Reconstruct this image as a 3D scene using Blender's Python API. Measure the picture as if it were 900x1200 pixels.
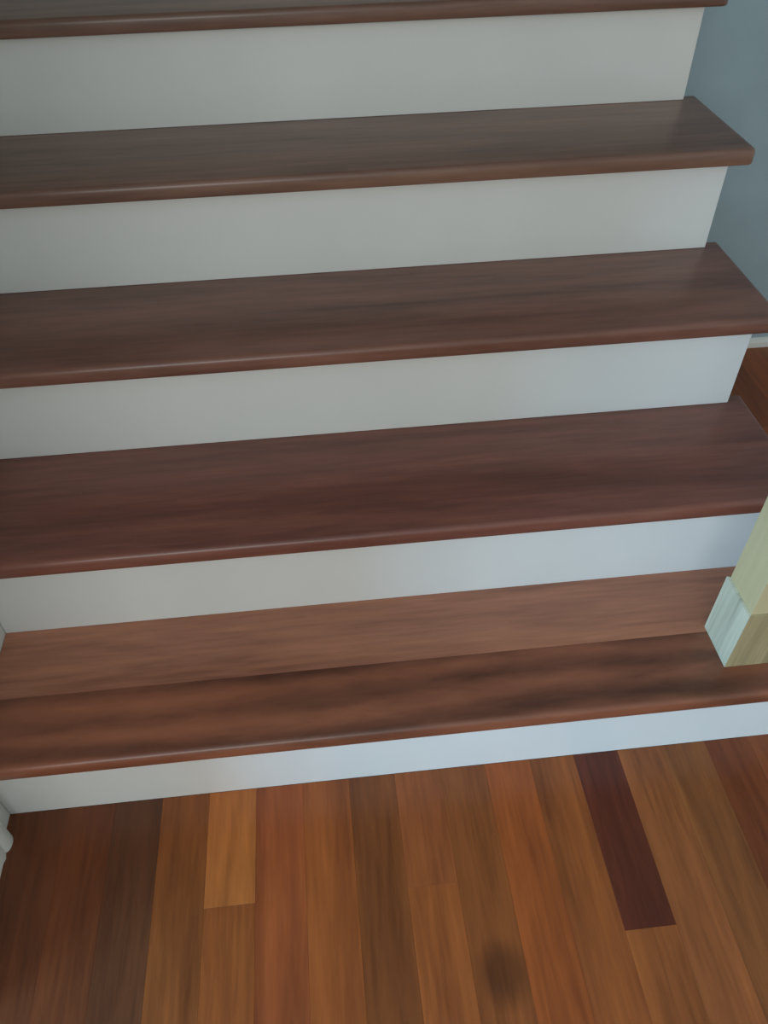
import bpy, bmesh, math, random
from mathutils import Vector, Matrix

# ------------------------------------------------------------------ camera, light, exposure
scene = bpy.context.scene
col = scene.collection
for o in list(bpy.data.objects):
    bpy.data.objects.remove(o, do_unlink=True)

cam_data = bpy.data.cameras.new('camera')
cam = bpy.data.objects.new('camera', cam_data)
col.objects.link(cam)
cam_data.sensor_width = 36.0
cam_data.lens = 920.5 / 1200 * 36.0
cam.location = (0.5860, -0.6378, 1.2797)
cam.rotation_euler = (math.radians(45.034), math.radians(0.943), math.radians(-5.9226))
cam_data.clip_start = 0.01
scene.camera = cam

world = bpy.data.worlds.new('world')
scene.world = world
world.use_nodes = True
bg = world.node_tree.nodes['Background']
bg.inputs['Color'].default_value = (0.90, 1.0, 0.985, 1)
bg.inputs['Strength'].default_value = 0.52


def area_light(name, loc, target, sx, sy, power, color):
    ld = bpy.data.lights.new(name, 'AREA')
    ld.shape = 'RECTANGLE'
    ld.size, ld.size_y = sx, sy
    ld.energy = power
    ld.color = color
    lo = bpy.data.objects.new(name, ld)
    col.objects.link(lo)
    lo.location = loc
    d = Vector(target) - Vector(loc)
    lo.rotation_euler = d.to_track_quat('-Z', 'Y').to_euler()
    return lo


# daylight from the glazed entrance in the side room beyond the end of the left wall
area_light('entrance_daylight', (-2.6, -1.65, 0.95), (0.0, -0.7, 0.5), 1.6, 1.7, 185, (0.35, 0.68, 1.0))
# unseen fill light added behind the camera to brighten treads, noses and risers
area_light('room_fill_light', (-0.3, -3.4, 2.0), (0.75, 0.2, 0.3), 2.0, 1.3, 40, (0.95, 1.0, 0.98))

scene.view_settings.view_transform = 'Standard'
scene.view_settings.look = 'None'
scene.view_settings.gamma = 1.0
scene.view_settings.use_curve_mapping = False
scene.view_settings.exposure = 0.0

# ------------------------------------------------------------------ measures (metres)
RUN = 0.2409
RISE1, RISE = 0.1805, 0.19
NOSE = 0.0215
THICK = 0.0285
XR = 1.337            # right end of the risers
OVER = 0.036          # side overhang of the treads
N_STEPS = 8
YWALL = 1.19          # blue wall face
rnd = random.Random(7)


def zt(k):
    return RISE1 + (k - 1) * RISE if k > 0 else 0.0


# ------------------------------------------------------------------ materials
def new_mat(name):
    m = bpy.data.materials.new(name)
    m.use_nodes = True
    nt = m.node_tree
    b = nt.nodes['Principled BSDF']
    return m, nt, b


def node(nt, typ, **kw):
    n = nt.nodes.new(typ)
    for k, v in kw.items():
        if k in n.inputs:
            n.inputs[k].default_value = v
        else:
            setattr(n, k, v)
    return n


def wood(name, scale_axis, rough, spec=0.5, figure=0.0, contrast=1.0, coat=0.0, dark=(0.45, 0.40, 0.40), light=(1.35, 1.35, 1.3), spot=None):
    """Wood whose base colour comes from the object's own colour; grain runs along scale_axis's small entry."""
    m, nt, b = new_mat(name)
    L = nt.links.new
    geo = node(nt, 'ShaderNodeNewGeometry')
    info = node(nt, 'ShaderNodeObjectInfo')
    mp = node(nt, 'ShaderNodeMapping')
    mp.inputs['Scale'].default_value = scale_axis
    L(geo.outputs['Position'], mp.inputs['Vector'])
    w = node(nt, 'ShaderNodeMath', operation='MULTIPLY')
    w.inputs[1].default_value = 37.0
    L(info.outputs['Random'], w.inputs[0])
    # broad figure
    n1 = node(nt, 'ShaderNodeTexNoise', noise_dimensions='4D')
    n1.inputs['Scale'].default_value = 0.55
    n1.inputs['Detail'].default_value = 3.0
    n1.inputs['Roughness'].default_value = 0.5
    n1.inputs['Distortion'].default_value = 0.4 + figure * 1.6
    L(mp.outputs[0], n1.inputs['Vector']); L(w.outputs[0], n1.inputs['W'])
    # fine streaks
    n2 = node(nt, 'ShaderNodeTexNoise', noise_dimensions='4D')
    n2.inputs['Scale'].default_value = 4.0
    n2.inputs['Detail'].default_value = 4.0
    n2.inputs['Roughness'].default_value = 0.6
    n2.inputs['Distortion'].default_value = 0.3
    L(mp.outputs[0], n2.inputs['Vector']); L(w.outputs[0], n2.inputs['W'])
    mix = node(nt, 'ShaderNodeMix', data_type='FLOAT')
    mix.inputs['Factor'].default_value = 0.38 if figure < 1 else 0.22
    broad = n1.outputs['Fac']
    if figure >= 1:        # flowing cathedral figure
        wv = node(nt, 'ShaderNodeTexWave', wave_type='BANDS', bands_direction='Y', wave_profile='SIN')
        wv.inputs['Scale'].default_value = 0.5
        wv.inputs['Distortion'].default_value = 9.0
        wv.inputs['Detail'].default_value = 1.5
        wv.inputs['Detail Scale'].default_value = 0.55
        wv.inputs['Detail Roughness'].default_value = 0.45
        L(mp.outputs[0], wv.inputs['Vector'])
        half = node(nt, 'ShaderNodeMapRange')
        half.inputs['To Min'].default_value = 0.36
        half.inputs['To Max'].default_value = 0.62
        L(wv.outputs['Fac'], half.inputs['Value'])
        m0 = node(nt, 'ShaderNodeMix', data_type='FLOAT')
        m0.inputs['Factor'].default_value = 0.52
        L(n1.outputs['Fac'], m0.inputs['A']); L(half.outputs[0], m0.inputs['B'])
        broad = m0.outputs[0]
    L(broad, mix.inputs['A']); L(n2.outputs['Fac'], mix.inputs['B'])
    ramp = node(nt, 'ShaderNodeValToRGB')
    lo, hi = 0.5 - 0.16 / contrast, 0.5 + 0.16 / contrast
    ramp.color_ramp.elements[0].position = lo
    ramp.color_ramp.elements[1].position = hi
    ramp.color_ramp.elements[0].color = (*dark, 1)
    ramp.color_ramp.elements[1].color = (*light, 1)
    L(mix.outputs[0], ramp.inputs['Fac'])
    mul = node(nt, 'ShaderNodeMix', data_type='RGBA', blend_type='MULTIPLY')
    mul.inputs['Factor'].default_value = 1.0
    L(info.outputs['Color'], mul.inputs['A']); L(ramp.outputs[0], mul.inputs['B'])
    out = mul.outputs['Result']
    if spot:
        sub = node(nt, 'ShaderNodeVectorMath', operation='SUBTRACT')
        sub.inputs[1].default_value = (*spot[0], 0)
        L(geo.outputs['Position'], sub.inputs[0])
        dv = node(nt, 'ShaderNodeVectorMath', operation='MULTIPLY')
        dv.inputs[1].default_value = (1 / spot[1][0], 1 / spot[1][1], 0)
        L(sub.outputs[0], dv.inputs[0])
        ln = node(nt, 'ShaderNodeVectorMath', operation='LENGTH')
        L(dv.outputs[0], ln.inputs[0])
        mr = node(nt, 'ShaderNodeMapRange', interpolation_type='SMOOTHSTEP')
        mr.inputs['From Min'].default_value = 0.35
        mr.inputs['From Max'].default_value = 1.2
        mr.inputs['To Min'].default_value = 0.5
        mr.inputs['To Max'].default_value = 1.0
        L(ln.outputs['Value'], mr.inputs['Value'])
        m2 = node(nt, 'ShaderNodeMix', data_type='RGBA', blend_type='MULTIPLY')
        m2.inputs['Factor'].default_value = 1.0
        L(out, m2.inputs['A']); L(mr.outputs[0], m2.inputs['B'])
        out = m2.outputs['Result']
    L(out, b.inputs['Base Color'])
    b.inputs['Roughness'].default_value = rough
    b.inputs['Specular IOR Level'].default_value = spec
    b.inputs['Coat Weight'].default_value = coat
    b.inputs['Coat Roughness'].default_value = 0.22
    bump = node(nt, 'ShaderNodeBump')
    bump.inputs['Strength'].default_value = 0.06
    bump.inputs['Distance'].default_value = 0.001
    L(n2.outputs['Fac'], bump.inputs['Height'])
    L(bump.outputs[0], b.inputs['Normal'])
    return m


def paint(name, color, rough, mottle=0.04, scale=9.0, bump_s=0.03):
    m, nt, b = new_mat(name)
    L = nt.links.new
    geo = node(nt, 'ShaderNodeNewGeometry')
    n = node(nt, 'ShaderNodeTexNoise')
    n.inputs['Scale'].default_value = scale
    n.inputs['Detail'].default_value = 3.0
    L(geo.outputs['Position'], n.inputs['Vector'])
    ramp = node(nt, 'ShaderNodeValToRGB')
    ramp.color_ramp.elements[0].position = 0.3
    ramp.color_ramp.elements[1].position = 0.7
    ramp.color_ramp.elements[0].color = (*[c * (1 - mottle) for c in color], 1)
    ramp.color_ramp.elements[1].color = (*[min(1, c * (1 + mottle)) for c in color], 1)
    L(n.outputs['Fac'], ramp.inputs['Fac'])
    L(ramp.outputs[0], b.inputs['Base Color'])
    b.inputs['Roughness'].default_value = rough
    n2 = node(nt, 'ShaderNodeTexNoise')
    n2.inputs['Scale'].default_value = 420.0
    L(geo.outputs['Position'], n2.inputs['Vector'])
    bump = node(nt, 'ShaderNodeBump')
    bump.inputs['Strength'].default_value = bump_s
    bump.inputs['Distance'].default_value = 0.0006
    L(n2.outputs['Fac'], bump.inputs['Height'])
    L(bump.outputs[0], b.inputs['Normal'])
    return m


M_TREAD = wood('stained_tread_wood', (2.2, 26, 26), 0.36, figure=0.3, contrast=0.8, coat=0.2)
M_FIGURED = wood('figured_tread_wood', (2.7, 12, 12), 0.36, figure=1.0, contrast=1.3, coat=0.15,
                 dark=(0.42, 0.38, 0.36), light=(1.75, 1.65, 1.5))
M_PLANK = wood('floor_plank_wood', (30, 2.6, 30), 0.32, spec=0.40, figure=0.4, contrast=0.78, coat=0.0,
               spot=((0.772, -0.322), (0.040, 0.050)))
M_POST = wood('bare_newel_wood', (30, 30, 2.2), 0.5, figure=0.1, contrast=0.55, coat=0.1,
              dark=(0.82, 0.80, 0.74), light=(1.12, 1.12, 1.1))
M_POSTTRIM = wood('streaky_trim_wood', (70, 70, 2.0), 0.55, figure=0.1, contrast=0.9, coat=0.1,
                  dark=(0.55, 0.56, 0.54), light=(1.35, 1.36, 1.36))
M_RISER = paint('white_riser_paint', (0.74, 0.74, 0.72), 0.42, 0.03, 4.0)
M_TRIM = paint('white_trim_paint', (0.74, 0.745, 0.70), 0.45, 0.02)
M_WALLW = paint('white_wall_paint', (0.70, 0.71, 0.67), 0.7, 0.02)
M_BLUE = paint('blue_grey_wall_paint', (0.33, 0.435, 0.485), 0.6, 0.04, 14.0, 0.06)
M_SUB = paint('dark_subfloor', (0.10, 0.045, 0.025), 0.8, 0.2)


# ------------------------------------------------------------------ mesh helpers
def box_bm(x0, x1, y0, y1, z0, z1, bm=None):
    bm = bm or bmesh.new()
    vs = [bm.verts.new(p) for p in ((x0, y0, z0), (x1, y0, z0), (x1, y1, z0), (x0, y1, z0),
                                    (x0, y0, z1), (x1, y0, z1), (x1, y1, z1), (x0, y1, z1))]
    for f in ((3, 2, 1, 0), (4, 5, 6, 7), (0, 1, 5, 4), (1, 2, 6, 5), (2, 3, 7, 6), (3, 0, 4, 7)):
        bm.faces.new([vs[i] for i in f])
    return bm


def bevel_all(bm, off, seg=2):
    bmesh.ops.bevel(bm, geom=list(bm.edges), offset=off, segments=seg, affect='EDGES', profile=0.5)
    return bm


def obj(name, bm, mat, parent=None, color=None, smooth=False):
    me = bpy.data.meshes.new(name)
    bmesh.ops.recalc_face_normals(bm, faces=bm.faces)
    bm.to_mesh(me)
    bm.free()
    me.materials.append(mat)
    if smooth:
        for p in me.polygons:
            p.use_smooth = True
        me.set_sharp_from_angle(angle=math.radians(40))
    o = bpy.data.objects.new(name, me)
    col.objects.link(o)
    if color:
        o.color = (*color, 1)
    if parent:
        o.parent = parent
    return o


def thing(name, label, cat, loc=(0, 0, 0), group=None):
    o = bpy.data.objects.new(name, None)
    o.empty_display_size = 0.1
    col.objects.link(o)
    o.location = loc
    o['label'] = label
    o['category'] = cat
    if group:
        o['group'] = group
    return o


def struct(o, label, cat):
    o['kind'] = 'structure'
    o['label'] = label
    o['category'] = cat
    return o


def prism(profile, axis, a0, a1):
    """Extrude a closed 2D profile. axis 'z': profile is (x,y); axis 'x': profile is (y,z)."""
    bm = bmesh.new()
    f = (lambda p, a: (p[0], p[1], a)) if axis == 'z' else (lambda p, a: (a, p[0], p[1]))
    lo = [bm.verts.new(f(p, a0)) for p in profile]
    hi = [bm.verts.new(f(p, a1)) for p in profile]
    n = len(profile)
    bm.faces.new(lo)
    bm.faces.new(hi[::-1])
    for i in range(n):
        bm.faces.new((lo[i], lo[(i + 1) % n], hi[(i + 1) % n], hi[i]))
    return bm


# ------------------------------------------------------------------ floor
floor = struct(obj('floor', box_bm(-1.3, 3.1, -2.4, YWALL + 0.12, -0.06, -0.0152), M_SUB),
               'red-brown hardwood strip floor at the foot of the stairs', 'floor')
PW = 0.0789
X_FIRST = 0.333 - 20 * PW
palette = [(0.309, 0.086, 0.021), (0.266, 0.069, 0.018), (0.345, 0.105, 0.025), (0.238, 0.066, 0.018),
           (0.324, 0.079, 0.019), (0.216, 0.057, 0.017), (0.374, 0.112, 0.026), (0.281, 0.082, 0.022)]
# planks seen in the photo: column index -> list of (far end y, near end y, colour)
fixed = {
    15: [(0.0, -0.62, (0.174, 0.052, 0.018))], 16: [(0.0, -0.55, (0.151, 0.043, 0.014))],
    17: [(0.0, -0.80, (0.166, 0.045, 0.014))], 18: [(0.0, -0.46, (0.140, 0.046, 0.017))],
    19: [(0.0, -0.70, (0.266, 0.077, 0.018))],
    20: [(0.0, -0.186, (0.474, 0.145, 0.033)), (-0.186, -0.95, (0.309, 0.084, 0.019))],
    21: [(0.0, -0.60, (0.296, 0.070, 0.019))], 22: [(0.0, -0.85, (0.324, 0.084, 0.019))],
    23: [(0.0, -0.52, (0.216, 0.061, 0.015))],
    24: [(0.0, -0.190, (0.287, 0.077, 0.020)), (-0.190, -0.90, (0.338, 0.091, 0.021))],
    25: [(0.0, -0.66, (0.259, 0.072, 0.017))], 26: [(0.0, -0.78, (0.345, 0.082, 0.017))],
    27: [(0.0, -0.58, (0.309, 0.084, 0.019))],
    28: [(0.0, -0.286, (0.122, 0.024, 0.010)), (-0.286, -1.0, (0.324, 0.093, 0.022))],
    29: [(0.0, -0.72, (0.315, 0.094, 0.026))], 30: [(0.0, -0.48, (0.240, 0.076, 0.020))],
    31: [(0.0, -0.90, (0.216, 0.051, 0.013))], 32: [(0.0, -0.60, (0.238, 0.061, 0.017))],
}
plank_mesh = {}


def plank(cx, y0, y1, color):
    ln = round((y1 - y0) / 0.02) * 0.02
    key = round(y1 - y0, 4)
    if key not in plank_mesh:
        bm = box_bm(-PW / 2 + 0.00005, PW / 2 - 0.00005, -key / 2 + 0.00005, key / 2 - 0.00005, -0.015, 0.0)
        top = [e for e in bm.edges if all(abs(v.co.z) < 1e-6 for v in e.verts)]
        bmesh.ops.bevel(bm, geom=top, offset=0.0002, segments=1, affect='EDGES')
        o = obj('plank', bm, M_PLANK, floor, color)
        plank_mesh[key] = o.data
    else:
        o = bpy.data.objects.new('plank', plank_mesh[key])
        col.objects.link(o)
        o.parent = floor
        o.color = (*color, 1)
    o.location = (cx, (y0 + y1) / 2, 0.0)


LENGTHS = [0.5, 0.62, 0.74, 0.9, 1.1]
for c in range(0, 54):
    cx = X_FIRST + (c + 0.5) * PW
    under_stairs = -0.02 < cx < XR - 0.03
    if cx + PW / 2 > 3.1:
        break
    segs = list(fixed.get(c, []))
    y = segs[-1][1] if segs else (0.0 if under_stairs else YWALL)
    first = not segs
    while y > -2.3:
        L = rnd.choice(LENGTHS)
        if first:
            L *= rnd.choice((0.4, 0.7, 1.0))
            first = False
        L = round(L, 3)
        y2 = y - L
        if y2 < -2.3:
            y2 = round(-2.3 - rnd.choice((0, .05)), 3)
        segs.append((y, y2, rnd.choice(palette)))
        y = y2
    if segs and c in fixed and not under_stairs:
        segs.append((YWALL, 0.0, rnd.choice(palette)))
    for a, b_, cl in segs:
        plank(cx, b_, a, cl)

# ------------------------------------------------------------------ walls
wl = struct(obj('wall_left', box_bm(-0.12, 0.0, -0.30, 2.6, -0.015, 2.7), M_WALLW),
            'white painted wall along the closed side of the stairs', 'wall')
# casing wrapped on the end of the left wall: rounded bead, then a flat board
prof = [(0.0, -0.034)]
for i in range(9):
    a = math.pi / 2 - i * math.pi / 8 * 0.9
    prof.append((0.004 + 0.012 * math.cos(a) ** 0.8 if math.cos(a) > 0 else 0.004, -0.050 + 0.016 * math.sin(a)))
prof += [(0.011, -0.075), (0.0085, -0.082), (0.0085, -0.29), (0.0065, -0.30), (0.0, -0.30)]
struct(obj('trim_1', prism(prof, 'z', 0.0, 2.15), M_TRIM, smooth=True),
       'white casing with a rounded bead on the wall end beside the first step', 'trim')
struct(obj('wall_back', box_bm(XR + OVER + 0.004, 3.1, YWALL, YWALL + 0.12, -0.015, 2.7), M_BLUE),
       'blue-grey painted wall beside the upper steps', 'wall')
struct(obj('wall_stairwell', box_bm(XR + OVER + 0.004, XR + OVER + 0.124, YWALL + 0.12, 2.6, -0.015, 2.7), M_BLUE),
       'blue-grey wall along the open side of the upper flight', 'wall')
sh = [(YWALL, 0.0), (YWALL - 0.014, 0.0), (YWALL - 0.014, 0.013), (YWALL - 0.011, 0.020), (YWALL - 0.006, 0.0245), (YWALL, 0.0255)]
struct(obj('baseboard_back', prism(sh, 'x', XR + OVER + 0.004, 3.1), M_TRIM, smooth=True),
       'low white moulding along the foot of the blue-grey wall', 'baseboard')

struct(obj('ceiling', box_bm(-1.3, 3.1, -2.4, 2.6, 2.701, 2.76), M_WALLW),  # out-of-view ceiling, added to cut the world light from above
       'plain white ceiling out of view, added to block overhead light', 'ceiling')

# ------------------------------------------------------------------ staircase
stair = thing('staircase', 'staircase with glossy reddish-brown wooden treads and white painted risers', 'staircase', (0, 0, 0))


def tread_board(x0, x1, y0, y1, ztop, front, right, mat, color, name, parent):
    bm = box_bm(x0, x1, y0, y1, ztop - THICK, ztop)
    eps = 1e-5
    def on(e, i, v):
        return all(abs(p.co[i] - v) < eps for p in e.verts)
    if front and right:
        corner = [e for e in bm.edges if on(e, 0, x1) and on(e, 1, y0)]
        bmesh.ops.bevel(bm, geom=corner, offset=0.014, segments=5, affect='EDGES', profile=0.5)
    rim = []
    for e in bm.edges:
        horiz = on(e, 2, ztop) or on(e, 2, ztop - THICK)
        if not horiz:
            continue
        mid = (e.verts[0].co + e.verts[1].co) / 2
        f_ = front and mid.y < y0 + 0.0141 and mid.x > x0 + eps and not (mid.x > x1 - eps)
        r_ = right and mid.x > x1 - 0.0141 and mid.y < y1 - eps
        if (f_ and (on(e, 1, y0) or mid.x > x1 - 0.0141)) or (r_ and (on(e, 0, x1) or mid.y < y0 + 0.0141)):
            rim.append(e)
    for zedge, rad, seg in ((ztop - THICK, 0.0035, 2), (ztop, 0.0095, 4)):
        es = [e for e in rim if e.is_valid and on(e, 2, zedge)]
        if es:
            bmesh.ops.bevel(bm, geom=es, offset=rad, segments=seg, affect='EDGES', profile=0.5, clamp_overlap=True)
    return obj(name, bm, mat, parent, color, smooth=True)


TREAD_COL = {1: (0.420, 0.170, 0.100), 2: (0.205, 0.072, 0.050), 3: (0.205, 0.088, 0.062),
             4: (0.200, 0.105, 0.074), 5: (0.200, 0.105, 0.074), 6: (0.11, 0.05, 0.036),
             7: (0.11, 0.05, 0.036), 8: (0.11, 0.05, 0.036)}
for k in range(1, N_STEPS + 1):
    y0, y1 = (k - 1) * RUN, k * RUN
    x1 = XR + OVER if k <= 5 else XR
    back = y1 + 0.020
    if k == 1:
        t = bpy.data.objects.new('tread', None)
        col.objects.link(t)
        t.parent = stair
        seam = 0.106
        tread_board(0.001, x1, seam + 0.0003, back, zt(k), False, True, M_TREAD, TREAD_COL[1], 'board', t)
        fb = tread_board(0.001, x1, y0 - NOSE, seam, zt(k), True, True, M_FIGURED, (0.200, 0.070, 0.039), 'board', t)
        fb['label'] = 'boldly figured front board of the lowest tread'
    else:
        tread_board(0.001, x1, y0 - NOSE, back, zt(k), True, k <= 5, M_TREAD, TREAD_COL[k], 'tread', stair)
    bm = box_bm(0.001, XR, y0, y0 + 0.018, zt(k - 1) + 0.0002, zt(k) - THICK - 0.0002)
    bevel_all(bm, 0.0008, 1)
    obj('riser', bm, M_RISER, stair)

# closed stringer on the open side, cut to the steps
pf = [(0.018, 0.0)]
for k in range(1, 6):
    pf.append(((k - 1) * RUN + 0.0185, zt(k) - THICK - 0.0005))
    pf.append((k * RUN + 0.0185 if k < 5 else YWALL - 0.016, zt(k) - THICK - 0.0005))
pf.append((YWALL - 0.016, 0.0))
obj('stringer', prism(pf, 'x', XR - 0.020, XR), M_RISER, stair)
# landing at the head of the flight
yl = N_STEPS * RUN
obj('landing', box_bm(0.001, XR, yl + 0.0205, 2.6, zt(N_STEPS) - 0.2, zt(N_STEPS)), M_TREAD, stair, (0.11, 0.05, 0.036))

# ------------------------------------------------------------------ newel post
PX, PY, PZ = 1.2400, 0.0755, zt(1)
post = thing('newel_post', 'square pale bare-wood newel post with a boxed base standing on the lowest tread', 'post', (PX, PY, PZ))
S = 0.0375
HSQ = 0.3155


def post_shaft():
    bm = bmesh.new()
    rings = []
    NSEG = 32

    def ring(z, half, roundness):
        r = []
        for i in range(NSEG):
            a = 2 * math.pi * i / NSEG
            c, s = math.cos(a), math.sin(a)
            m = max(abs(c), abs(s))
            sq = Vector((c / m * half, s / m * half))
            ci = Vector((c * half, s * half))
            p = sq.lerp(ci, roundness)
            r.append(bm.verts.new((p.x, p.y, z)))
        rings.append(r)
    prof = [(0.0, S, 0), (HSQ - 0.001, S, 0), (HSQ, S, 0), (HSQ + 0.010, S * 0.93, 0.45), (HSQ + 0.022, S * 0.84, 1),
            (HSQ + 0.030, S * 0.66, 1), (HSQ + 0.036, S * 0.66, 1), (HSQ + 0.045, S * 0.80, 1), (HSQ + 0.056, S * 0.66, 1),
            (HSQ + 0.10, S * 0.74, 1), (HSQ + 0.16, S * 0.84, 1), (HSQ + 0.26, S * 0.78, 1), (HSQ + 0.36, S * 0.64, 1),
            (HSQ + 0.42, S * 0.60, 1), (HSQ + 0.432, S * 0.78, 1), (HSQ + 0.445, S * 0.66, 1), (HSQ + 0.455, S * 0.84, 1),
            (HSQ + 0.468, S * 0.94, 0.4), (HSQ + 0.478, S, 0), (HSQ + 0.68, S, 0)]
    for p in prof:
        ring(*p)
    bm.faces.new(rings[0][::-1])
    bm.faces.new(rings[-1])
    for a, b in zip(rings, rings[1:]):
        for i in range(NSEG):
            j = (i + 1) % NSEG
            bm.faces.new((a[i], a[j], b[j], b[i]))
    return bm


PCOL = (0.54, 0.44, 0.25)
obj('shaft', post_shaft(), M_POST, post, PCOL, smooth=True)
TB, HB = 0.0042, 0.134
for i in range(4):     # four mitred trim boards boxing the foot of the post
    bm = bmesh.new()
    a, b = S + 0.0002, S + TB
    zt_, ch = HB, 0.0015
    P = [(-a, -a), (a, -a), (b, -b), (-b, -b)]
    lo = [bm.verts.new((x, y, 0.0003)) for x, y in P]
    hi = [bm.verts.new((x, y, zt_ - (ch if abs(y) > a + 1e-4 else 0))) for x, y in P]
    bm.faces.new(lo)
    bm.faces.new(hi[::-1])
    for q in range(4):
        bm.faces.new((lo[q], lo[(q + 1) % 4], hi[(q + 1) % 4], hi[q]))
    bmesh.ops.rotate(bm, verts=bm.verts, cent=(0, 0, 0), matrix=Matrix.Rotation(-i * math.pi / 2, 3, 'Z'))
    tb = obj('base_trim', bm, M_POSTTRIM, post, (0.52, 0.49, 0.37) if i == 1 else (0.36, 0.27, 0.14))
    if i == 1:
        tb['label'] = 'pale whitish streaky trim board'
cap = bmesh.new()
box_bm(-0.05, 0.05, -0.05, 0.05, HSQ + 0.68, HSQ + 0.70, cap)
bevel_all(cap, 0.005, 2)
obj('cap', cap, M_POST, post, PCOL, smooth=True)
